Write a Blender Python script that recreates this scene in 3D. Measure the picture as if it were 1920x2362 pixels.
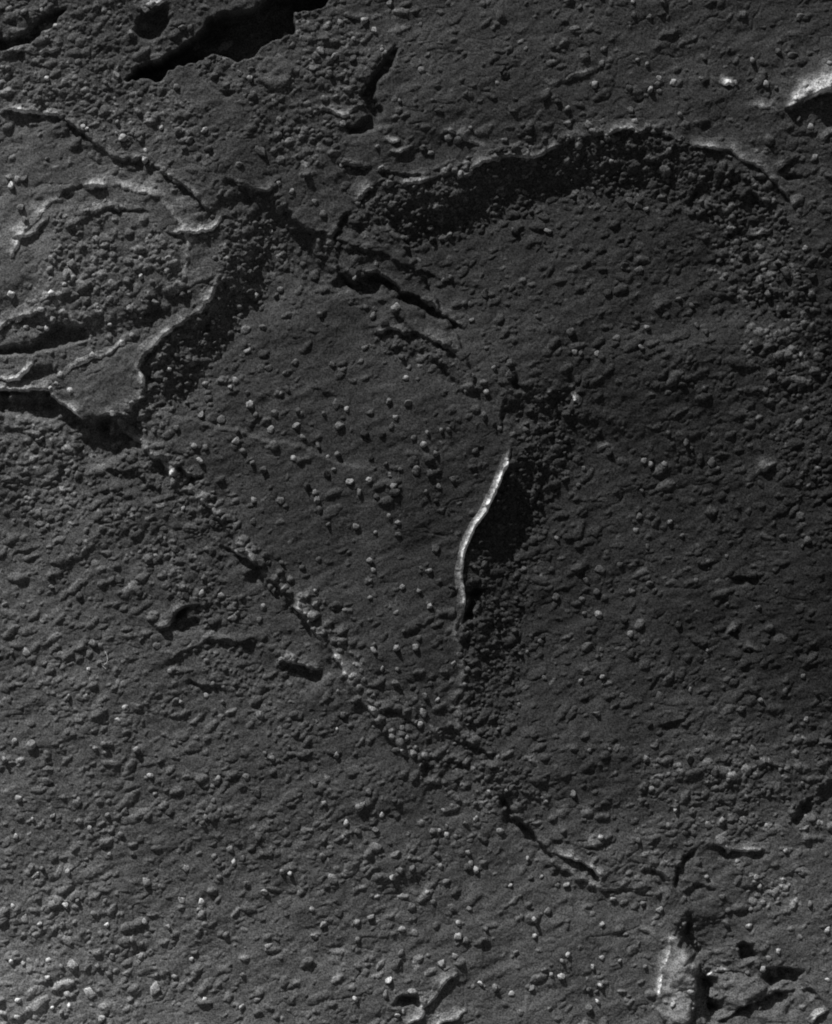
import bpy, math, random
import numpy as np
for o in list(bpy.data.objects): bpy.data.objects.remove(o)
SC = bpy.context.scene
COL = SC.collection
# ---------------------------------------------------------------- camera, sky, sun, exposure
W, Hh = 1920.0, 2362.0            # ground seen in the frame, 100 ground units = 1 m
SUN_EL, SUN_AZ = math.radians(20.5), math.radians(24)   # azimuth: from the top of the picture towards its left
CAM_D = 60.0
cam = bpy.data.cameras.new('camera'); camo = bpy.data.objects.new('camera', cam); COL.objects.link(camo)
cam.sensor_fit = 'VERTICAL'; cam.angle = 2*math.atan(Hh/200/CAM_D)
cam.clip_start = 1; cam.clip_end = 2000
camo.location = (0, 0, CAM_D); SC.camera = camo
SC.view_settings.view_transform = 'Standard'; SC.view_settings.look = 'None'
SC.view_settings.gamma = 1; SC.view_settings.use_curve_mapping = False
SC.view_settings.exposure = -0.22
SC.cycles.filter_width = 1.9
wd = bpy.data.worlds.new('World'); SC.world = wd; wd.use_nodes = True
nt = wd.node_tree; nt.nodes.clear()
sky = nt.nodes.new('ShaderNodeTexSky'); sky.sky_type = 'NISHITA'; sky.sun_disc = False
sky.sun_elevation = SUN_EL; sky.sun_rotation = -SUN_AZ
bw = nt.nodes.new('ShaderNodeRGBToBW'); bg = nt.nodes.new('ShaderNodeBackground'); wo = nt.nodes.new('ShaderNodeOutputWorld')
nt.links.new(sky.outputs[0], bw.inputs[0]); nt.links.new(bw.outputs[0], bg.inputs[0]); nt.links.new(bg.outputs[0], wo.inputs[0])
bg.inputs[1].default_value = 0.075
sun = bpy.data.lights.new('sun', 'SUN'); sun.energy = 5.0; sun.angle = math.radians(0.6); sun.color = (1, .997, .992)
suno = bpy.data.objects.new('sun', sun); COL.objects.link(suno)
suno.rotation_euler = (math.pi/2-SUN_EL, 0, math.pi+SUN_AZ); suno.location = (-8, 26, 12)

# ---------------------------------------------------------------- helpers
rng = np.random.RandomState(7); random.seed(7)
TILE = {k: (640*(i % 3), 590*(i//3)) for i, k in enumerate('ABCDEFGHIJKL')}
def P(k, *c):
    ox, oy = TILE[k]; s = 1/2.7125
    return [(ox+c[i]*s, oy+c[i+1]*s) for i in range(0, len(c), 2)]
def sm(a, b, x):
    t = np.clip((x-a)/(b-a), 0, 1); return t*t*(3-2*t)
TAB = rng.rand(257, 257).astype(np.float32); TAB[256] = TAB[0]; TAB[:, 256] = TAB[:, 0]
def noise(x, y, s, seed=0):
    x = x/s+seed*17.37+1000; y = y/s+seed*9.71+1000
    xi = np.floor(x); yi = np.floor(y); fx = (x-xi).astype(np.float32); fy = (y-yi).astype(np.float32)
    xi = xi.astype(np.int64) % 256; yi = yi.astype(np.int64) % 256
    fx = fx*fx*(3-2*fx); fy = fy*fy*(3-2*fy)
    a = TAB[yi, xi]; b = TAB[yi, xi+1]; c = TAB[yi+1, xi]; d = TAB[yi+1, xi+1]
    return (a*(1-fx)+b*fx)*(1-fy)+(c*(1-fx)+d*fx)*fy*1.0-0.5
def fbm(x, y, s, n=4, seed=0):
    r = 0
    for i in range(n): r = r+noise(x, y, s/2**i, seed+i*3)/2**i
    return r
def axis(lo, hi, st):
    mid = np.arange(lo, hi+.01, st); ext = []; p = 0; d = st
    while p < 16000: d = min(d*1.035, 2500); p += d; ext.append(p)
    e = np.array(ext); return np.concatenate([(lo-e)[::-1], mid, hi+e])
XS = axis(-24, 1944, 2.0); YS = axis(-24, 2386, 2.0)
GX, GY = np.meshgrid(XS, YS); NX, NY = len(XS), len(YS)
# ragged edges: every traced outline is bent by this noise
WX = GX+14*fbm(GX, GY, 55, 4, 1)+6*noise(GX, GY, 9, 5)
WY = GY+14*fbm(GX, GY, 55, 4, 2)+6*noise(GX, GY, 9, 6)
def window(x0, y0, x1, y1):
    return (slice(max(0, np.searchsorted(YS, y0)), np.searchsorted(YS, y1)+1), slice(max(0, np.searchsorted(XS, x0)), np.searchsorted(XS, x1)+1))
def dist_path(pts, m, warp=True):
    xs = [p[0] for p in pts]; ys = [p[1] for p in pts]
    w = window(min(xs)-m, min(ys)-m, max(xs)+m, max(ys)+m)
    X, Y = (WX[w], WY[w]) if warp else (GX[w]+.4*(WX[w]-GX[w]), GY[w]); best = np.full(X.shape, 1e9); sd = np.zeros(X.shape); tt = np.zeros(X.shape)
    L = [math.dist(pts[i], pts[i+1]) for i in range(len(pts)-1)]; T = sum(L); acc = 0
    for i in range(len(pts)-1):
        ax, ay = pts[i]; bx, by = pts[i+1]; dx, dy = bx-ax, by-ay; l2 = dx*dx+dy*dy
        t = np.clip(((X-ax)*dx+(Y-ay)*dy)/l2, 0, 1); ex = X-ax-t*dx; ey = Y-ay-t*dy
        d = np.hypot(ex, ey); s = np.sign(-dy*ex+dx*ey); q = d < best
        best = np.where(q, d, best); sd = np.where(q, d*s, sd); tt = np.where(q, acc+t*L[i], tt); acc += L[i]
    return w, best, sd, tt, T
def sdf_poly(pts, m=40, warp=True):
    xs = [p[0] for p in pts]; ys = [p[1] for p in pts]
    w = window(min(xs)-m, min(ys)-m, max(xs)+m, max(ys)+m)
    X, Y = (WX[w], WY[w]) if warp else (GX[w], GY[w])
    best = np.full(X.shape, 1e9); ins = np.zeros(X.shape, bool); n = len(pts)
    for i in range(n):
        ax, ay = pts[i]; bx, by = pts[(i+1) % n]; dx, dy = bx-ax, by-ay
        t = np.clip(((X-ax)*dx+(Y-ay)*dy)/(dx*dx+dy*dy+1e-9), 0, 1)
        best = np.minimum(best, np.hypot(X-ax-t*dx, Y-ay-t*dy))
        if ay != by: ins ^= ((ay > Y) != (by > Y)) & (X < dx*(Y-ay)/dy+ax)
    return w, np.where(ins, best, -best)
def interp(tab, sig):
    t = np.array(tab, float); num = 0; den = 1e-12
    for x, y, v in t:
        k = np.exp(-((GX-x)**2+(GY-y)**2)/(2*sig*sig))+1e-7; num = num+k*v; den = den+k
    return num/den

# ---------------------------------------------------------------- broad tone of the ground (soil colour with painted light and shade) and lie of the land
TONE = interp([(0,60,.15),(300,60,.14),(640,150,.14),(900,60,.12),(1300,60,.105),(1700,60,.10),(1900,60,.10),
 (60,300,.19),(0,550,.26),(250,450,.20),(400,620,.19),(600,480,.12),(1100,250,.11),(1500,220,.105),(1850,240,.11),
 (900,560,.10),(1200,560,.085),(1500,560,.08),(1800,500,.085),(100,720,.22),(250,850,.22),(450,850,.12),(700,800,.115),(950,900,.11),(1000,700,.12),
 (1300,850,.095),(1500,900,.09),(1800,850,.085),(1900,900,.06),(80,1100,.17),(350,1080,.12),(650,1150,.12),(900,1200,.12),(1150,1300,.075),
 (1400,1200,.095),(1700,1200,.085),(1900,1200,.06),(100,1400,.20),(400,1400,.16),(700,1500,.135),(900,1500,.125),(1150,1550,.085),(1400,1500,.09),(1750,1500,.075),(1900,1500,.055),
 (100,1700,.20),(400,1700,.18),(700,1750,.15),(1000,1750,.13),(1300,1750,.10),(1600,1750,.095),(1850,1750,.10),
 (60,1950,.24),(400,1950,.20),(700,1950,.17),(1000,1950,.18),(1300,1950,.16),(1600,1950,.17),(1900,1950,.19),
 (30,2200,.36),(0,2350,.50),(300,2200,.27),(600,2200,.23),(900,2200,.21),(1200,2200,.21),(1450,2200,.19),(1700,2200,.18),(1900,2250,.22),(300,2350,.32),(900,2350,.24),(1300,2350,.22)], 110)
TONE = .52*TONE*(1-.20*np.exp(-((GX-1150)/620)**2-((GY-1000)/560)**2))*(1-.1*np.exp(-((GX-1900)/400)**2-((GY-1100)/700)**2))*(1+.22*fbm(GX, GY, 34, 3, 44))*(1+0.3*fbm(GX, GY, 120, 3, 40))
BUMP = interp([(100,100,.9),(500,250,.8),(900,120,.55),(1300,100,.45),(1700,150,.4),(100,350,.35),(100,520,.2),(300,620,1),(700,420,.5),(1200,250,.35),(1600,250,.3),
 (1000,520,.8),(1400,480,.75),(1750,480,.8),(600,560,1),(1000,700,.45),(1300,700,.9),(1700,700,1),(400,900,.9),(650,850,.2),(900,850,.2),(850,1050,.15),(700,1200,.18),(950,1250,.15),
 (1200,1200,1),(1400,950,.65),(1800,1000,1),(1500,1250,.5),(1800,1300,.7),(100,1150,1),(350,1200,.9),(100,1500,.8),(400,1500,.9),(650,1600,.8),(900,1500,.5),(1100,1700,.8),
 (1400,1600,.55),(1700,1600,.9),(100,1800,.75),(400,1900,.8),(700,1950,.85),(950,1900,.6),(1250,1950,.25),(1500,1850,.8),(1850,1850,.8),(1850,2000,.5),(200,2150,.8),(600,2150,.6),
 (850,2200,.4),(1200,2150,.2),(1400,2250,.3),(1700,2200,.5),(1850,2250,.4),(300,2330,.7)], 110)
Z = 30*fbm(GX, GY, 420, 3, 11)
streak_u = GX*math.cos(.42)-GY*math.sin(.42); streak_v = GX*math.sin(.42)+GY*math.cos(.42)
Z += 5.0*fbm(streak_u*.45, streak_v, 55, 3, 21)+3.0*fbm(streak_u*.4, streak_v, 18, 2, 27)
TN = TONE.copy()
CREST_LIGHT = np.zeros_like(Z)  # light on the unlabelled crests, painted into the ground colour
FN = fbm(GX, GY, 16, 3, 47)

# ---------------------------------------------------------------- ridges and steps: (name, path, crest, width_up, drop, width_down, painted crest light, label)
# each path runs so that the shaded drop lies on its right-hand side seen along the path in the picture
LIPS = []
def lip(pts, A=10, w1=14, B=12, w2=30, pale=0.0, label=None, short=None): LIPS.append((pts, A, w1, B, w2, pale, label, short))
lip(P('A',30,705,150,695,290,715,400,718),12,9,15,30,.9,'straight bright ridge at the left edge with a black shadow under it','the straight left-edge ridge')
lip(P('A',400,730,500,800,560,850,640,920,720,990,780,1000,900,1000,960,1030,1040,1075,1110,1130,1180,1190,1240,1240,1310,1320),10,9,16,30,.35,'long crumbly ridge stepping diagonally down through the upper left quarter','the long diagonal ridge')
lip(P('A',370,1250,440,1190,520,1170,620,1180,670,1190),8,10,7,25,.45,'short arched pale ridge above the knobbly mound at left','the short arched ridge')
lip(P('A',60,1500,180,1470,250,1430,330,1360),6,12,4,25,.4,'faint slanting pale ridge left of the knobbly mound','the faint slanting ridge')
lip([(20,610),(60,530),(120,475),(200,440),(280,430),(370,455),(420,520),(430,580)],5,22,1.5,12,.35)
lip([(420,520),(440,560),(430,640),(380,690)][::-1],4,18,2,12,.2)
lip(P('A',480,1450,560,1370,640,1330,720,1300,830,1305,930,1315),9,9,8,20,.6,'bright broken ridge along the top of the knobbly mound','the ridge crowning the mound')
lip(P('A',1040,1455,1200,1465,1330,1450,1380,1400,1400,1340),8,10,9,60,.6,'smooth pale hooked ridge bounding the flat patch right of the mound','the pale hooked ridge')
lip(P('A',1430,1120,1500,1160,1570,1200,1660,1190,1736,1140),8,9,12,60,.4,'pale sagging ridge like a smile near the top of the picture','the smile-shaped ridge')
lip(P('A',860,70,905,45,950,20,1040,-10),9,9,6,20,.7,'bright nubbly ridge above the small black hollow at the top edge','the nubbly top ridge')
lip(P('A',60,335,190,335,330,325,390,300),6,8,6,25,.35,'low pale ridge below the slanting trench in the top left corner','the corner trench ridge')
lip(P('A',1290,480,1330,470,1420,465,1450,500),5,6,10,20,.2)
lip(P('A',1240,-20,1300,10,1340,-20),6,8,5,20,.6)
lip(P('B',420,100,490,118,570,130),7,8,5,20,.5,'short pale ridge on the rubble by the big black pit','the rubble ridge')
lip(P('B',240,720,320,690,430,720,520,660),7,10,6,20,.35)
lip(P('B',655,892,770,888),7,6,3,16,.75,'upper one of two short parallel bright ridges under the chasm','the upper parallel ridge')
lip(P('B',680,945,760,962,835,945),7,6,4,16,.65,'lower one of two short parallel bright ridges under the chasm','the lower parallel ridge')
lip(P('B',1000,840,1090,835,1180,870,1290,925),4,9,2,20,.3)
lip(P('B',1300,968,1380,965,1450,958),9,6,6,20,1.0,'short straight brilliant ridge on the rim of the large dark basin','the brilliant rim ridge')
lip(P('B',170,1095,270,1080),6,8,6,20,.3)
lip(P('B',380,1030,480,1045,600,1055),7,7,13,25,.4,'low knobbly ridge over a dark slot above the basin corner','the knobbly slot ridge')
lip(P('B',620,1085,760,1100,900,1095),4,7,9,16,.1)
lip(P('B',480,1280,540,1200,650,1150,800,1165,950,1120,1100,1070,1165,1100)+P('B',1300,1020,1500,985,1650,965,1736,925)+P('C',60,870,200,840,400,832,560,828,680,822,800,890,900,930,1080,940,1200,1010,1330,1075,1420,1200,1530,1380),8,16,5,40,.24,'long curved rim of the large dark basin across the upper right','the basin rim')
lip(P('B',370,1560,340,1480,400,1400,480,1290),4,14,14,120,.2)
lip(P('C',1030,522,1100,518,1155,512),8,9,4,20,.9,'tiny bright streak of a ridge left of the pale boulder','the tiny bright streak')
lip(P('C',490,625,530,615,575,605),6,6,14,14,.6)
lip(P('C',1395,1065,1440,1025,1485,985),10,8,22,35,.8,'bright slanting stub of a ridge below the pale boulder','the bright slanting stub')
lip(P('C',1640,900,1680,865,1736,840,1790,820),9,10,14,35,.5,'pale ridge entering from the right edge below the boulder','the right-edge ridge')
lip(P('C',1060,1455,1110,1430,1190,1388),8,9,8,20,.5,'left one of two pale ridgelets inside the basin at right','the left basin ridgelet')
lip(P('C',1215,1452,1290,1448,1365,1438),8,9,8,20,.55,'right one of two pale ridgelets inside the basin at right','the right basin ridgelet')
lip(P('C',-60,545,0,520,100,475,245,430),4,14,3,25,.25)
lip(P('C',830,1300,870,1215,920,1150,1000,1060),5,8,10,30,0)
lip(P('C',1060,1060,1170,1130,1240,1220,1300,1330),5,7,9,30,0)
lip(P('D',-40,480,60,405,130,390,200,360,260,330),8,13,12,45,.45,'pale slanting ridge at the left edge over the black slot','the ridge over the black slot')
lip(P('D',1060,265,1150,205,1250,150,1360,130),7,14,6,40,.5,'soft pale ridge climbing right from the knobbly mound','the soft climbing ridge')
lip(P('D',-40,850,100,842,310,850,330,890,420,960,560,1060,650,1010,740,980,820,960,880,890,910,770,872,680,960,570,1020,510,1130,420,1250,330,1350,190,1400,110),10,13,20,60,.5,'long winding pale edge of the tongue shaped slab at left','the tongue slab edge')
lip(P('D',-30,760,60,768,130,770,180,700,212,645),9,7,12,20,.85,'bright hooked ridge at the left edge above the slab','the bright hooked ridge')
lip(P('D',400,760,440,715,500,665,560,635,700,608,745,560,790,535),6,7,3,30,.65,'thin bright wavy ridge along the top of the tongue slab','the thin wavy ridge')
lip(P('D',780,345,850,335,960,345,1000,300),6,9,14,22,.25)
lip(P('D',930,1225,1040,1265,1060,1310,1150,1350,1290,1392),5,10,20,32,.1)
lip(P('D',0,1075,80,1095,200,1100,240,1130),5,12,8,40,.1)
lip(P('E',330,-60,390,30,430,150,480,230),3,8,18,60,0)
lip(P('E',470,140,525,105,620,108,730,160,800,215,880,230,960,290,1080,400,1170,480),5,10,20,26,.12,'dark broken ledge running diagonally above the middle of the picture','the dark diagonal ledge')
lip(P('E',600,475,700,440,800,478,900,500,1000,540,1095,585,1140,660),7,16,16,22,.22,'grey rounded ledge with a band of fine rubble under it','the rounded ledge')
lip(P('E',1230,1590,1310,1600,1370,1450,1430,1320,1470,1190)[1:][::1],1,1,1,1,0)
LIPS.pop()
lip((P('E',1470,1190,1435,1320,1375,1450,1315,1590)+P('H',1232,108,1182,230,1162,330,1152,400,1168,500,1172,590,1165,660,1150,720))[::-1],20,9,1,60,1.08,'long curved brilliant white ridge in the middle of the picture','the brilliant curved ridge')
lip(P('H',1130,920,1150,860,1120,770,1150,660,1172,600),4,9,10,60,.3)
lip(P('H',1090,1260,1115,1190,1130,1130),4,6,5,30,.5)
lip(P('E',1420,1110,1400,1000,1440,900,1480,820),3,20,16,100,.05)
lip(P('F',85,740,70,830,60,850)[::-1],2,6,8,8,0)
lip(P('F',85,850,110,900,160,950),4,5,2,9,.7,'thin bright scratch of a ridge right of the central crack','the thin bright scratch')
lip(P('F',0,1090,30,1130,90,1160),4,6,3,14,.5)
lip(P('F',250,1215,330,1210,380,1225),5,8,4,20,.3)
lip(P('F',1200,1440,1250,1390,1330,1310,1420,1260),3,14,1,22,.15)
lip(P('G',975,745,1050,692,1130,612,1200,590,1290,600),12,11,26,30,.5,'stout arched ridge overhanging a black hollow at lower left','the stout arched ridge')
lip(P('G',1410,210,1500,270,1560,300,1690,350),8,11,12,30,.25,'diagonal ridge topped by two bright pebbles left of centre','the two-pebble ridge')
lip(P('G',1250,820,1400,800,1560,820,1700,800),3,10,11,30,0)
lip(P('G',70,290,110,250,180,240,230,220),6,10,7,20,.3)
lip(P('G',400,960,470,890,580,865),8,12,8,20,.2,'long rounded swelling like a loaf in the lower left','the loaf-like swelling')
lip(P('G',1180,1040,1300,1080,1450,1130),4,10,11,20,0)
lip(P('H',40,540,120,610,200,640,260,650),9,24,9,30,.5,'soft glowing pale ridge left of the lower centre','the soft glowing ridge')
lip(P('H',-10,960,60,930,180,975,290,1000),6,12,20,35,.2)
lip(P('H',300,790,380,830,440,870,500,900,560,960),4,12,6,40,.2)
lip(P('H',630,1250,700,1255,780,1280,850,1320),7,13,12,26,.3,'low pale ridge with a fluted shadow side below the centre','the fluted ridge')
lip(P('H',370,1290,440,1280),6,14,17,18,.2)
lip(P('H',110,1400,180,1450,270,1440),3,9,7,18,0)
lip(P('H',1090,1320,1180,1420,1260,1470,1380,1520),3,10,14,34,0)
lip(P('H',900,1545,1000,1540,1090,1570,1200,1590),4,9,10,30,.2)
lip(P('H',1460,1205,1540,1225,1640,1230),3,9,3,20,.25)
lip(P('H',1520,1540,1590,1560,1650,1590),5,7,4,20,.45)
lip(P('I',1080,742,1130,725,1185,745),7,9,13,18,.3)
lip(P('I',1165,880,1215,850,1285,870),7,9,14,18,.2)
lip(P('I',1090,420,1180,415,1300,400),4,9,9,20,0)
lip(P('I',590,1130,640,1060,690,1000,760,930),2,6,6,10,0)
lip(P('I',640,1340,750,1310,850,1260),3,9,9,20,0)
lip(P('I',1060,1445,1120,1425,1200,1400),7,8,9,24,.25)
lip(P('I',1280,1545,1340,1575,1410,1610,1470,1640),6,11,5,30,.35,'pale smeared ridge near the lower right edge','the smeared ridge')
lip(P('I',-20,1495,60,1480,150,1490),4,12,3,30,.25)
lip(P('K',870,60,930,50,980,90,1060,100),4,9,16,30,.1)
lip(P('K',1420,150,1500,290,1560,390,1620,470,1700,540,1760,580),3,9,18,22,0)
lip(P('L',-20,525,50,550,100,572,190,622,250,680,310,730),9,9,20,36,.55,'pale knobbly ridge running down right with black shade beneath','the knobbly descending ridge')
lip(P('L',180,490,250,503,300,495,340,465,390,440),8,16,4,40,.75,'smooth pale glowing fold beside a pebble at lower right','the smooth glowing fold')
lip(P('K',720,1480,800,1405,870,1400,920,1490),5,8,22,28,.2)
lip(P('K',790,1625,870,1595,905,1560,915,1490,1000,1420,1060,1350,1140,1290),7,11,5,34,.6,'forked pale ridge rising from the bottom edge','the forked bottom ridge')
lip(P('K',960,1610,1040,1590,1120,1585,1180,1530),9,12,6,30,1.0,'blazing white ridge cut by the bottom edge','the blazing bottom ridge')
lip(P('L',520,1005,590,1025,660,1070),6,10,5,30,.35)
lip(P('L',800,400,850,425,900,450),7,11,13,16,.35)
lip(P('L',985,500,1030,505,1080,545,1130,520,1230,520,1350,545),7,13,22,24,.25,'dark-sided ledge with one bright knob at lower right','the bright-knob ledge')
lip(P('L',540,650,600,655,680,700,740,720),6,14,15,24,.35)
lip(P('L',800,720,900,725,980,760,1040,790),4,14,9,24,.1)
lip(P('L',850,1110,830,1000,760,760,760,660,810,560,880,525)[::1],2,8,12,22,0)
lip(P('L',1010,1610,960,1440,915,1320,905,1240),2,12,34,34,0)
lip(P('L',945,1325,1010,1285,1080,1280,1200,1290),7,14,6,60,.6,'pale crest of the broad block at the lower right corner','the pale block crest')
lip(P('L',1000,1620,1150,1520,1300,1455,1430,1420,1540,1400),5,24,20,36,.05)
lip(P('L',1130,1120,1170,1110,1240,1120,1290,1190),5,10,24,30,.2)
lip(P('L',1290,1290,1420,1255,1570,1262),5,10,26,36,.2)
lip(P('L',1590,1370,1640,1420,1715,1490),4,10,15,16,0)
lip(P('L',690,1640,676,1500,670,1400,682,1260,722,1160,735,1085,790,1055),14,8,3,50,.95)
lip(P('L',850,1620,870,1450,880,1330,870,1240,830,1170),6,10,8,30,.3)
lip(P('C',1395,690,1470,690,1545,655,1640,597,1760,566,1900,640),24,32,1.5,40,.5)
lip(P('C',1190,655,1300,665,1400,655),3,16,1,20,.35)
lip([(210,960),(330,1030),(450,1140),(560,1262),(690,1405),(790,1548),(870,1664),(955,1765)],6,14,6,26,.26)
lip([(640,455),(720,540),(760,600),(830,650),(930,730),(1010,830),(1070,900)],3,16,8,40,.05)
lip([(1062,1690),(1068,1600),(1075,1500),(1070,1400)],4,9,5,40,.22)
lip([(1170,1850),(1215,1905),(1270,1985),(1330,2030),(1400,2055),(1500,2062)],4,14,6,24,.15)
lip(P('L',1600,1620,1660,1565,1730,1520),10,10,4,30,.9,'bright slanting ridge at the bottom right corner','the corner bright ridge')
lip(P('L',1530,210,1640,190,1700,60),3,10,16,40,0)
lip(P('L',1430,700,1500,660,1590,690),4,14,4,24,.2)
lip(P('L',1180,760,1290,735,1400,790),6,11,6,24,.4,'crinkled pale ridge by the right side of the lower block','the crinkled pale ridge')
lip(P('L',590,90,640,65,690,55),6,9,9,20,.4)
lip(P('L',740,90,800,70,870,95),5,9,10,18,.3)
lip(P('L',-20,440,60,470,180,520,290,580,360,620),2,14,7,30,0)
lip(P('E',60,830,150,800,240,845,380,870),2,10,3,14,0)
THINGS = []     # (name, category, label, window, weight mask, raise)
# broad steps: the ground falls over a wide slope on the right-hand side of the path, then climbs back slowly
GROOVE = np.zeros_like(Z); BAND = np.zeros_like(Z)
for pts, wd_, dp, rec in [
 ([(300,1010),(300,930),(345,850),(410,740),(505,610),(535,470),(560,420)], 115, 40, 300),
 ([(820,500),(860,445),(1000,420),(1130,370),(1280,320),(1500,305),(1610,340),(1720,400),(1800,480),(1850,600),(1880,760)], 125, 29, 460),
 ([(1065,1780),(1070,1550),(1075,1400),(1080,1250),(1120,1150),(1185,1040),(1205,930),(1210,820)], 125, 35, 300),
 ([(90,830),(200,950),(330,1010),(450,1130),(560,1250),(690,1400),(790,1540),(870,1660),(960,1760)], 30, 10, 100),
 ([(560,400),(680,470),(740,560),(790,640)], 40, 13, 100),
 ([(790,690),(880,760),(1000,800),(1080,880),(1180,890)], 34, 11, 70),
 ([(1020,1630),(1080,1720),(1170,1830),(1215,1905),(1270,1985),(1340,2030),(1410,2062)], 22, 10, 60),
 ([(1180,1060),(1175,960),(1160,860)], 40, 12, 60),
 ([(1540,2090),(1560,2180),(1590,2260),(1640,2380)][::-1], 44, 34, 70),
]:
    w, ad, sd, tt, T = dist_path(pts, wd_+rec*2.2)
    cl = min(200 if dp > 30 else 90, T*.4); end = sm(-10, cl, tt)*sm(-10, cl, T-tt)
    side = np.clip((np.abs(sd)+1e-3)/(ad+1e-3), 0, 1)
    fall = dp*np.clip(.9+.35*noise(WX[w], WY[w], 240, 160), .6, 1.2)*sm(0, wd_, sd)*np.exp(-np.maximum(sd-wd_, 0)/rec)*sm(2.2*rec+wd_, .9*rec+wd_, ad)
    Z[w] -= fall*end
    BAND[w] = np.maximum(BAND[w], sm(0, 8, sd)*sm(wd_*1.3, wd_*.8, sd)*end*(dp > 25))
    if dp > 55: GROOVE[w] = np.maximum(GROOVE[w], sm(-5, 15, sd)*sm(wd_*1.25, wd_*.8, sd)*end)
Z += GROOVE*(9*noise(GX, GY*.2, 10, 170)+5*noise(GX, GY*.3, 6, 172))
w, s_ = sdf_poly([(110,500),(180,470),(260,475),(350,500),(410,560),(400,650),(330,730),(200,750),(60,740),(110,620)]); Z[w] += 12*sm(-18, 26, s_)
LM = []         # landmarks for the pebble labels
for (pts, A, w1, B, w2, pale, label, short) in LIPS:
    w, ad, sd, tt, T = dist_path(pts, 3.5*max(w1, w2)+10, pale < 1.05)
    q = min(.5*T, 22)
    end = sm(-2, q, tt)*sm(-2, q, T-tt)*np.clip(1+.6*noise(WX[w], WY[w], 30, 60), .5, 1.4)
    brk = np.clip(.62+1.5*fbm(WX[w], WY[w], 26, 3, 64), .1, 1.2)
    pch = np.clip(.72+2.3*fbm(WX[w], WY[w], 44, 3, 68), .03, 1.9)
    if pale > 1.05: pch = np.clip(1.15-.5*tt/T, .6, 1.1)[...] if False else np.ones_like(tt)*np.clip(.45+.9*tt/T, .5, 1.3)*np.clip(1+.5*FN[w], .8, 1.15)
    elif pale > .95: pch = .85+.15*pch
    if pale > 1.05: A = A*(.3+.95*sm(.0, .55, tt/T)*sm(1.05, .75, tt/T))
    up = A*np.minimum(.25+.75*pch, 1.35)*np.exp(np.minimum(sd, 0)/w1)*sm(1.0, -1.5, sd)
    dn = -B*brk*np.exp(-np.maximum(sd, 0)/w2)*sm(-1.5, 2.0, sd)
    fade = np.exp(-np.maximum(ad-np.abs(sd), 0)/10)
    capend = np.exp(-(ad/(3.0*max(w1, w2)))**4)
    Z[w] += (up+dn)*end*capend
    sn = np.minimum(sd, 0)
    pl = pale*pch*(.78*np.exp(sn/(w1*.5))+.3*np.exp(sn/(w1*1.5)))*sm(3.0, 0.0, sd)*end  # crest highlight painted as paler colour, fading down the light-facing slope
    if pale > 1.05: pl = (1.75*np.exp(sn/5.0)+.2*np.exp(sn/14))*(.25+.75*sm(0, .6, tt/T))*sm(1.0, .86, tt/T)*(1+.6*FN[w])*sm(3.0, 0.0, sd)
    if label:
        wt = sm(1.0, 0.5, ad/(w1*2.4))*sm(3.0, 0.5, sd)*sm(0, 10, np.minimum(tt, T-tt)+2)
        THINGS.append(('ridge', 'ridge', label, w, wt, 1.2, pl, pale))
        m = pts[len(pts)//2]; LM.append((short, m[0], m[1]))
    else: CREST_LIGHT[w] = np.maximum(CREST_LIGHT[w], pl)

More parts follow.
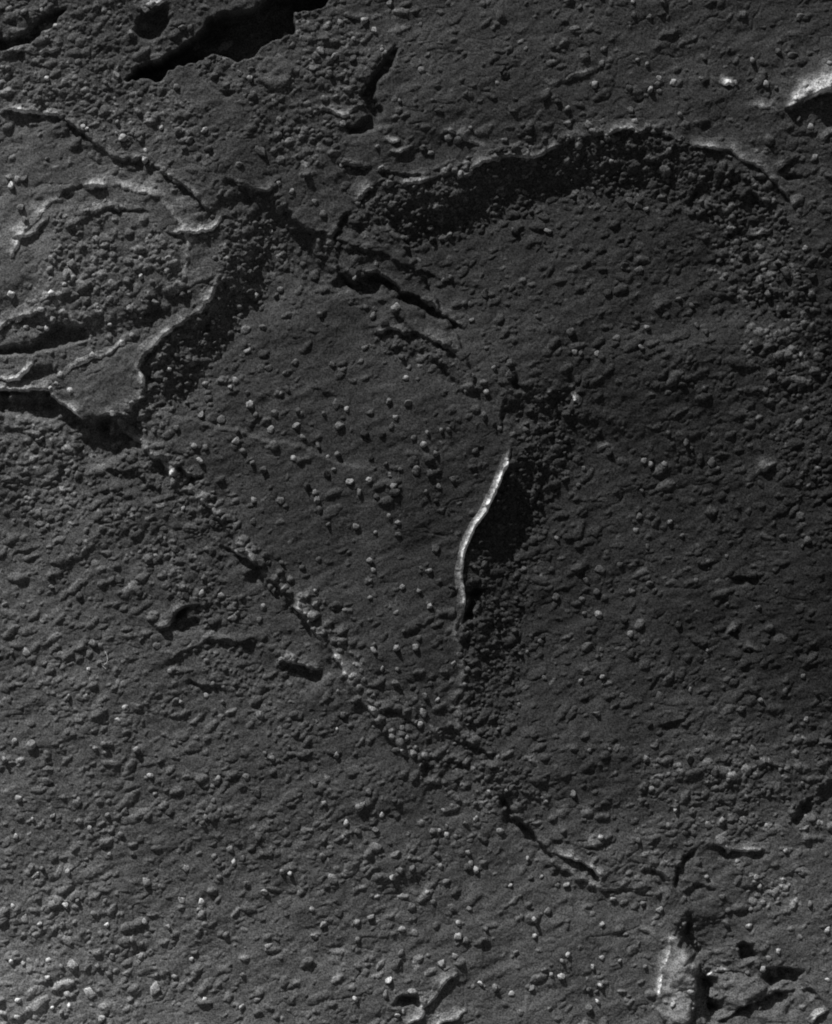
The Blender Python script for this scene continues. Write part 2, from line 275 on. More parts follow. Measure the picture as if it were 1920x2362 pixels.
# ---------------------------------------------------------------- pits and hollows
PITS = [
 (P('A',1736,-60,2100,-60,1990,30,1850,50,1830,110,1820,215,1736,250,1690,268,1600,312,1530,352,1490,370,1400,352,1330,328,1260,352,1180,402,1060,422,1030,482,980,500,930,472,850,482,780,500,880,420,1020,370,1120,300,1230,210,1290,130,1420,80,1570,60,1650,20,1700,-60), 85, 'the big black pit'),
 (P('A',-60,270,100,240,200,190,260,100,400,40,430,45,360,120,290,200,240,250,150,300,60,325,-60,335), 26, 'the corner trench'),
 (P('A',880,100,1000,25,1050,45,1050,130,1030,160,960,260,880,250,840,180), 34, 'the small black hollow'),
 (P('A',1330,520,1380,560,1470,570,1450,610,1400,610), 14, None),
 (P('B',740,300,760,330,700,460,640,520,610,620,660,700,650,810,560,800,440,840,410,790,500,760,560,700,550,640,520,580,600,480,650,390,700,350), 30, 'the black chasm'),
 (P('D',-50,560,180,560,270,480,330,440,540,450,560,520,420,550,280,580,170,620,-50,600), 30, 'the black slot'),
 (P('D',180,700,330,690,370,740,280,790,150,790), 12, None),
 (P('D',-80,890,320,905,560,1075,660,1030,880,1010,930,1190,760,1230,640,1330,520,1300,470,1180,380,1060,250,1010,-80,985), 25, None),
 (P('D',640,1330,850,1330,1000,1480,1050,1560,900,1540,760,1440), 12, None),
 (P('E',370,60,430,150,480,180,500,130,620,112,730,162,725,190,640,180,600,260,540,260,480,250,430,200), 22, 'the dark notch'),
 (P('E',760,212,880,230,960,310,1050,390,1000,390,920,340,850,290,790,250), 18, None),
 (P('E',1440,780,1490,760,1530,850,1480,850), 22, None),
 (P('H',1182,480,1300,500,1270,570,1240,640,1260,680,1182,690,1195,580), 34, 'the pit beside the curved ridge'),
 (P('H',20,1062,80,982,180,1000,290,1020,260,1085,150,1068,60,1082), 11, 'the low black hollow'),
 (P('G',1060,700,1130,670,1270,690,1285,760,1200,775,1120,750), 16, 'the arched ridge hollow'),
 (P('K',900,-40,960,-20,990,60,930,70), 18, None),
 (P('K',1400,180,1480,160,1510,230,1470,270,1400,240), 16, None),
 (P('L',820,560,900,535,860,575,790,640,790,740,750,760,750,660), 16, 'the vertical crack'),
 (P('L',610,725,730,745,720,775,640,770), 12, None),
 (P('L',800,1040,860,960,855,1080,840,1110), 20, None),
 (P('L',910,1310,950,1380,1000,1500,1030,1620,960,1620,900,1400), 24, None),
 (P('L',1130,1135,1220,1122,1290,1200,1250,1230,1180,1210), 26, 'the square black pit'),
 (P('L',1300,1320,1420,1265,1570,1275,1550,1340,1440,1350,1390,1390,1320,1360), 28, 'the long black pit'),
 (P('L',1550,220,1640,230,1600,300,1540,360,1490,330), 18, 'the dark right-hand hollow'),
 (P('L',560,765,600,765,605,800,565,800), 14, None),
 (P('C',1400,1075,1540,1080,1550,1110,1460,1120), 14, None),
 (P('K',745,1450,800,1425,870,1425,905,1500,820,1480,780,1510), 18, 'the bottom black hollow'),
]
for pts, dp, short in PITS:
    w, s = sdf_poly(pts)
    sf = 1 if dp > 40 or dp == 26 else 2.6
    Z[w] -= dp*(1 if sf == 1 else .8)*sm(-1.5*sf, 3.5*sf, s)*(1+.25*noise(GX[w], GY[w], 30, 70))
    if short: LM.append((short, sum(p[0] for p in pts)/len(pts), sum(p[1] for p in pts)/len(pts)))

# ---------------------------------------------------------------- pale rocks and slabs standing on the ground
ROCKS = [
 ('boulder', 'boulder', 'pale rounded boulder cut by the right edge near the top', P('C',1405,672,1470,590,1540,520,1620,480,1700,455,1760,455,1900,520,1900,640,1760,560,1640,590,1540,650,1460,692), 10, 34, .5, 'the pale boulder'),
 ('rock', 'rock', 'tall pale knobbly rock at the bottom right beside a deep groove', P('L',790,1060,735,1075,720,1160,680,1260,668,1400,670,1560,700,1640,850,1640,885,1450,905,1250,850,1160,810,1120), 26, 40, .22, 'the pale knobbly rock'),
 ('slab', 'slab', 'flat tongue shaped grey slab with a pointed lower end at left', P('D',330,880,355,735,440,725,560,640,700,615,790,545,950,575,875,680,905,770,875,885,820,950,740,970,650,1000,560,1050,420,950), 2, 14, .0, 'the tongue slab'),
 ('rock', 'rock', 'smooth round disc shaped rock in the rubble below the big pit', P('B',-100,350,-20,300,40,310,100,380,110,450,70,520,0,560,-80,520,-120,430)[0:0] or P('A',1620,400,1690,360,1790,380,1850,440,1840,520,1780,570,1700,575,1640,540,1610,470), 8, 12, .05, 'the disc shaped rock'),
 ('block', 'block', 'broad rounded block in the lower right corner above a dark ledge', P('L',950,1330,1010,1290,1200,1295,1290,1330,1340,1400,1200,1480,1030,1560,990,1440), 10, 30, .10, 'the corner block'),
]
for name, cat, label, pts, hh, rad, pl, short in ROCKS:
    w, s = sdf_poly(pts)
    u = np.clip(s/rad, 0, 1); dome = hh*np.sqrt(1-(1-u)**2)
    if name == 'rock' and hh > 20: dome *= 1+.45*fbm(GX[w], GY[w], 34, 3, 80)
    Z[w] += dome
    THINGS.append((name, cat, label, w, sm(-4, 5, s), 1.0, pl*sm(-2, 18, s), pl))
    LM.append((short, sum(p[0] for p in pts)/len(pts), sum(p[1] for p in pts)/len(pts)))
LM += [('the knobbly mound', 250, 580), ('the brilliant ridge top', 1180, 1035), ('the brilliant ridge foot', 1072, 1390)]

for _ in range(2):       # weathering: rounds every traced edge a little
    Z[1:-1] = .25*Z[:-2]+.5*Z[1:-1]+.25*Z[2:]; Z[:, 1:-1] = .25*Z[:, :-2]+.5*Z[:, 1:-1]+.25*Z[:, 2:]
# ---------------------------------------------------------------- rubble: knobs crowding on the ground
RUB = [
 (P('A',-80,330,450,100,760,-80,900,250,800,480,1000,560,1300,620,1250,850,700,850,500,770,-80,600), 1.0, 4.6),
 (P('A',-80,-80,400,-80,350,80,150,200,-80,220), .7, 5),
 (P('B',0,250,100,30,600,50,720,350,550,640,400,800,390,1000,100,1000,-60,900,-300,600,-500,500,-500,350,-150,300), 1.1, 6.2),
 ([(110,500),(180,470),(260,475),(350,500),(410,560),(400,650),(330,730),(200,750),(60,740),(110,620)], 1.1, 6.0),
 ([(520,460),(600,440),(700,480),(760,560),(640,620),(540,720),(480,800),(440,900),(340,980),(310,870),(400,760),(500,600)], .9, 4.6),
 ([(820,470),(1000,430),(1200,380),(1320,330),(1560,330),(1700,370),(1800,470),(1700,520),(1500,480),(1300,470),(1100,520),(820,600)], 1.1, 5.0),
 ([(1660,470),(1790,440),(1850,650),(1930,760),(1960,1300),(1860,1250),(1780,1000),(1760,800),(1680,640)], 1.0, 5.6),
 ([(1180,1050),(1230,960),(1270,1100),(1260,1300),(1210,1500),(1180,1660),(1120,1650),(1100,1500),(1080,1400),(1080,1250)], .7, 3.6),
 ([(-60,960),(60,960),(160,980),(300,1130),(480,1300),(560,1400),(500,1440),(340,1300),(150,1230),(-60,1150)], 1.0, 6.4),
 ([(380,1440),(500,1470),(640,1480),(720,1560),(600,1640),(480,1560)], .8, 5.5),
 ([(1000,1660),(1180,1740),(1270,1860),(1150,1900),(1040,1830),(960,1760)], .9, 5.0),
 ([(1480,1740),(1700,1720),(1940,1700),(1940,1900),(1760,1920),(1560,1900),(1480,1850)], .8, 6.0),
 ([(870,760),(1000,770),(1060,850),(960,830),(860,800)], 1.2, 3.4),
 ([(1640,540),(1740,490),(1840,580),(1890,800),(1880,1010),(1790,1040),(1740,860),(1700,680),(1630,620)], .55, 7.5, 2.5),
 ([(1500,1730),(1620,1740),(1830,1740),(1850,1800),(1700,1840),(1560,1840),(1480,1800)], .4, 8.0, 1.5),
 ([(1700,2010),(1840,2030),(1860,2090),(1740,2090)], .5, 7.0, 1.5),
 ([(1520,330),(1640,360),(1780,480),(1700,520),(1500,440),(1300,400),(1200,420),(1290,360)], .35, 8.0),
 ([(60,960),(160,950),(300,1010),(360,1120),(280,1100),(160,1040)], .5, 7.0),
 ([(250,1000),(420,1080),(560,1250),(480,1260),(340,1150)], .9, 5.0),
]
L1 = np.zeros_like(Z)
SX = GX+4.5*noise(GX, GY, 11, 101)+3.0*noise(GX, GY, 5, 103)
SY = GY+4.5*noise(GX, GY, 11, 102)+3.0*noise(GX, GY, 5, 104)
KT = np.ones_like(Z)  # knob lightening: random stone tone plus painted light on the caps
def splat(L, x, y, a, b, th, h, p=.5, kt=1.0):
    m = max(a, b)+5
    w = window(x-m, y-m, x+m, y+m)
    X = SX[w]-x; Y = SY[w]-y; c, s = math.cos(th), math.sin(th)
    u = ((X*c+Y*s)/a)**2+((-X*s+Y*c)/b)**2
    c = h*np.clip(1-u, 0, 1)**p; q = (c > L[w]) & (u < .9)
    KT[w][q] = kt; L[w] = np.maximum(L[w], c)
def lookup(F, x, y): return F[min(NY-1, np.searchsorted(YS, y)), min(NX-1, np.searchsorted(XS, x))]
for pts, dens, r0, *kk in RUB:
    kk = kk[0] if kk else 1.0
    xs = [p[0] for p in pts]; ys = [p[1] for p in pts]; n = len(pts)
    bx0, bx1, by0, by1 = min(xs)-15, max(xs)+15, min(ys)-15, max(ys)+15
    N = int(dens*(bx1-bx0)*(by1-by0)/(r0*r0*3.2))
    px = rng.uniform(bx0, bx1, N); py = rng.uniform(by0, by1, N)
    jx = px+rng.normal(0, 9, N); jy = py+rng.normal(0, 9, N); ins = np.zeros(N, bool)
    for i in range(n):
        ax, ay = pts[i]; qx, qy = pts[(i+1) % n]
        if ay != qy: ins ^= ((ay > jy) != (qy > jy)) & (jx < (qx-ax)*(jy-ay)/(qy-ay)+ax)
    for x, y in zip(px[ins], py[ins]):
        if float(noise(np.array(x), np.array(y), 26, 95)) < -.17: continue
        r = r0*(.55+.25*rng.exponential(1.0)); r = min(r, r0*1.7)
        splat(L1, x, y, r*rng.uniform(1, 1.5), r, rng.uniform(-1.2, .5), r*rng.uniform(.25, 1.0), rng.uniform(.45, .95), kk*(.9+rng.exponential(.42)))
rim = [(830,470),(900,428),(1000,405),(1130,352),(1280,305),(1420,298),(1500,300),(1580,322),(1700,385),(1790,480)]
for (ax, ay), (qx, qy) in zip(rim, rim[1:]):
    for t in rng.uniform(0, 1, 9):
        x = ax+(qx-ax)*t+rng.normal(0, 9); y = ay+(qy-ay)*t+rng.normal(0, 12)+6; r = rng.uniform(4, 8)
        splat(L1, x, y, r*rng.uniform(1, 1.4), r, rng.uniform(-1.2, .5), r*rng.uniform(.6, 1.4), .6, 1+rng.exponential(1.0))
seam = [(200,950),(330,1010),(450,1130),(560,1250),(690,1400),(790,1540),(870,1660),(960,1760)]
for (ax, ay), (qx, qy) in zip(seam, seam[1:]):
    for t in rng.uniform(0, 1, 16):
        x = ax+(qx-ax)*t+rng.normal(0, 12)+8; y = ay+(qy-ay)*t+rng.normal(0, 12)-8; r = rng.uniform(4, 9)
        splat(L1, x, y, r*rng.uniform(1, 1.4), r, rng.uniform(-1.2, .5), r*rng.uniform(.5, 1.3), .6, 1+rng.exponential(.8))
by, bx = np.nonzero((BAND > .4) & (np.abs(GX-960) < 1000) & (np.abs(GY-1181) < 1200))
for j in rng.choice(len(by), int(len(by)*4/120), replace=False):
    x, y = XS[bx[j]], YS[by[j]]; r = 4.2*(.45+.45*rng.exponential(1.0)); r = min(r, 7)
    splat(L1, x, y, r*rng.uniform(1, 1.4), r, rng.uniform(-1.2, .5), r*rng.uniform(.3, 1.3)*(1+1.1*(rng.rand() < .22)), rng.uniform(.5, 1.0), .9+rng.exponential(.3))
# knobs and short swellings all over, lying along the streaks
N = 21000
for x, y in zip(rng.uniform(-250, 2170, N), rng.uniform(-250, 2610, N)):
    d = lookup(BUMP, x, y)+.35*float(noise(np.array(x), np.array(y), 70, 90))
    if rng.rand() > d*.85: continue
    r = min(3.2+rng.exponential(2.1), 12); e = rng.uniform(1.0, 1.5) if rng.rand() < .55 else rng.uniform(1.5, 2.6)
    splat(L1, x, y, r*e, r, -.42+rng.normal(0, .4), r*rng.uniform(.25, .78), rng.uniform(.42, .8), .9+rng.exponential(.25))
SMOOTH = [P('D',330,880,355,735,440,725,560,640,700,615,790,545,950,540,1100,400,1300,200,1330,240,1130,400,960,575,875,680,905,770,875,885,820,950,740,970,650,1000,560,1050,420,950),
 P('A',1625,400,1690,362,1790,380,1845,440,1835,520,1780,568,1700,572,1640,540,1612,470), P('A',1040,440,1060,480,1050,450,1030,500,1060,480)[:0] or P('A',1130,1500,1380,1500,1380,1750,1250,1780,1150,1750),
 P('A',-60,1050,250,1050,700,1060,1000,1200,1250,1400,1100,1440,700,1260,400,1300,250,1420,200,1700,-60,1750),
 P('A',1240,120,1270,80,1340,40,1450,0,1560,-40,1700,-60,1720,-10,1640,25,1560,62,1420,75,1330,105,1290,135,1245,190),
 P('A',1050,480,1080,430,1200,400,1280,480,1400,600,1560,680,1500,760,1350,680,1250,620,1120,560), P('A',1400,850,1700,850,1730,1120,1580,1170,1450,1100),
 P('B',430,1000,420,850,600,820,650,930,750,990,850,940,1150,900,1250,930,900,1080,760,1080), P('B',-100,1150,120,1100,400,1180,460,1300,380,1420,330,1480,150,1400,50,1250),
 P('E',760,330,830,310,1000,400,1150,480,1400,700,1300,760,1150,600,1000,480,800,450,700,420), P('L',850,780,950,780,1040,900,1060,1050,900,1060,880,900), P('L',700,1100,780,1080,860,1200,840,1400,700,1300,690,1200)]
for pts in SMOOTH:
    w, sd_ = sdf_poly(pts); k_ = 1-.85*sm(-6, 8, sd_); L1[w] *= k_; KT[w] = 1+(KT[w]-1)*k_
Z += L1
for sc_, sd_ in ((46, 131), (31, 137), (75, 141)):
    ck = np.abs(fbm(GX, GY*1.25, sc_, 2, sd_)); gate = sm(.08, .2, noise(GX, GY, 38, sd_+5))*sm(.05, .35, BUMP)
    Z -= 1.5*gate*np.exp(-(ck*sc_/1.6)**2*.5)
TN *= np.clip(KT, .8, 3.2)
Z += 1.1*noise(GX, GY, 5.5, 33)*sm(2600, 2400, np.abs(GY-1181)+np.abs(GX-960)*.6)
Z += (BUMP*1.6)*fbm(GX, GY, 14, 2, 36)
def ground_z(x, y): return float(lookup(Z, x, y))

# ---------------------------------------------------------------- materials
def grainy(name, attr=None, val=.2):
    m = bpy.data.materials.new(name); m.use_nodes = True; t = m.node_tree; n = t.nodes; k = t.links
    b = n['Principled BSDF']; b.inputs['Roughness'].default_value = 1; b.inputs['Specular IOR Level'].default_value = 0
    tc = n.new('ShaderNodeTexCoord')
    geo = n.new('ShaderNodeNewGeometry')
    a1 = n.new('ShaderNodeTexNoise'); a1.inputs['Scale'].default_value = 26; a1.inputs['Detail'].default_value = 2; a1.inputs['Roughness'].default_value = .75
    a2 = n.new('ShaderNodeTexNoise'); a2.inputs['Scale'].default_value = 6; a2.inputs['Detail'].default_value = 3
    k.new(geo.outputs['Position'], a1.inputs[0]); k.new(geo.outputs['Position'], a2.inputs[0])
    r1 = n.new('ShaderNodeMapRange'); r1.inputs[1].default_value = .28; r1.inputs[2].default_value = .72; r1.inputs[3].default_value = .2; r1.inputs[4].default_value = 1.8
    r2 = n.new('ShaderNodeMapRange'); r2.inputs[1].default_value = .3; r2.inputs[2].default_value = .7; r2.inputs[3].default_value = .85; r2.inputs[4].default_value = 1.15
    k.new(a1.outputs[0], r1.inputs[0]); k.new(a2.outputs[0], r2.inputs[0])
    mu = n.new('ShaderNodeMath'); mu.operation = 'MULTIPLY'; k.new(r1.outputs[0], mu.inputs[0]); k.new(r2.outputs[0], mu.inputs[1])
    mv = n.new('ShaderNodeMath'); mv.operation = 'MULTIPLY'; k.new(mu.outputs[0], mv.inputs[0])
    if attr:
        at = n.new('ShaderNodeAttribute'); at.attribute_name = attr; k.new(at.outputs['Fac'], mv.inputs[1])
    else: mv.inputs[1].default_value = val
    mv.use_clamp = True
    k.new(mv.outputs[0], b.inputs['Base Color'])
    bp = n.new('ShaderNodeBump'); bp.inputs['Strength'].default_value = .55; bp.inputs['Distance'].default_value = .02
    k.new(a1.outputs[0], bp.inputs['Height']); k.new(bp.outputs[0], b.inputs['Normal'])
    return m
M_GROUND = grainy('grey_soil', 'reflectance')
PEB = {}
def peb_mat(v):
    q = max(.04, min(.8, round(v/.04)*.04)); key = '%.2f' % q
    if key not in PEB: PEB[key] = grainy('pebble_stone', None, q)
    return PEB[key]

# ---------------------------------------------------------------- meshes cut from the height field
def grid_mesh(name, w, z, tone, keep=None, skirt=0):
    X, Y = GX[w], GY[w]; ny, nx = X.shape
    co = np.stack([(X-W/2)/100, (Hh/2-Y)/100, z/100], -1).reshape(-1, 3)
    idx = np.arange(ny*nx).reshape(ny, nx)
    f = np.stack([idx[1:, :-1], idx[1:, 1:], idx[:-1, 1:], idx[:-1, :-1]], -1)
    f = f[keep[1:, 1:] | keep[:-1, 1:] | keep[1:, :-1] | keep[:-1, :-1]] if keep is not None else f.reshape(-1, 4)
    f = f.reshape(-1, 4)
    used = np.unique(f); re = np.full(ny*nx, -1); re[used] = np.arange(len(used))
    co = co[used]; f = re[f]; tn = tone.reshape(-1)[used]
    me = bpy.data.meshes.new(name)
    me.vertices.add(len(co)); me.vertices.foreach_set('co', co.astype(np.float32).ravel())
    me.loops.add(len(f)*4); me.loops.foreach_set('vertex_index', f.astype(np.int32).ravel())
    me.polygons.add(len(f)); me.polygons.foreach_set('loop_start', np.arange(0, len(f)*4, 4, dtype=np.int32))
    me.polygons.foreach_set('use_smooth', np.ones(len(f), bool))
    me.update(calc_edges=True)
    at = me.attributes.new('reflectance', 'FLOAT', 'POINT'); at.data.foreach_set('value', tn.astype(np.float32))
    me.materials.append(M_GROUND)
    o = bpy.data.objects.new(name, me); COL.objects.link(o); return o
def tone_of(w, pl): return np.clip(TN[w]*(1+1.5*pl)+.92*np.asarray(pl)**1.3*np.where(np.asarray(pl) > 9, 1, np.clip(.9+.8*FN[w],.4,1.3)), .02, .87)  # ground reflectance with the painted crest light and rock paleness added
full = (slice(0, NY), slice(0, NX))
g = grid_mesh('ground', full, Z, tone_of(full, CREST_LIGHT)); g['kind'] = 'structure'
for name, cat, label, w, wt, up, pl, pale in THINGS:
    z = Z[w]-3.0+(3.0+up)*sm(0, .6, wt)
    o = grid_mesh(name, w, z, tone_of(w, np.maximum(pl, CREST_LIGHT[w])), wt > 0.02)
    o['label'] = label; o['category'] = cat
    if cat == 'ridge': o['group'] = 'pale ridges and ledges on the ground'

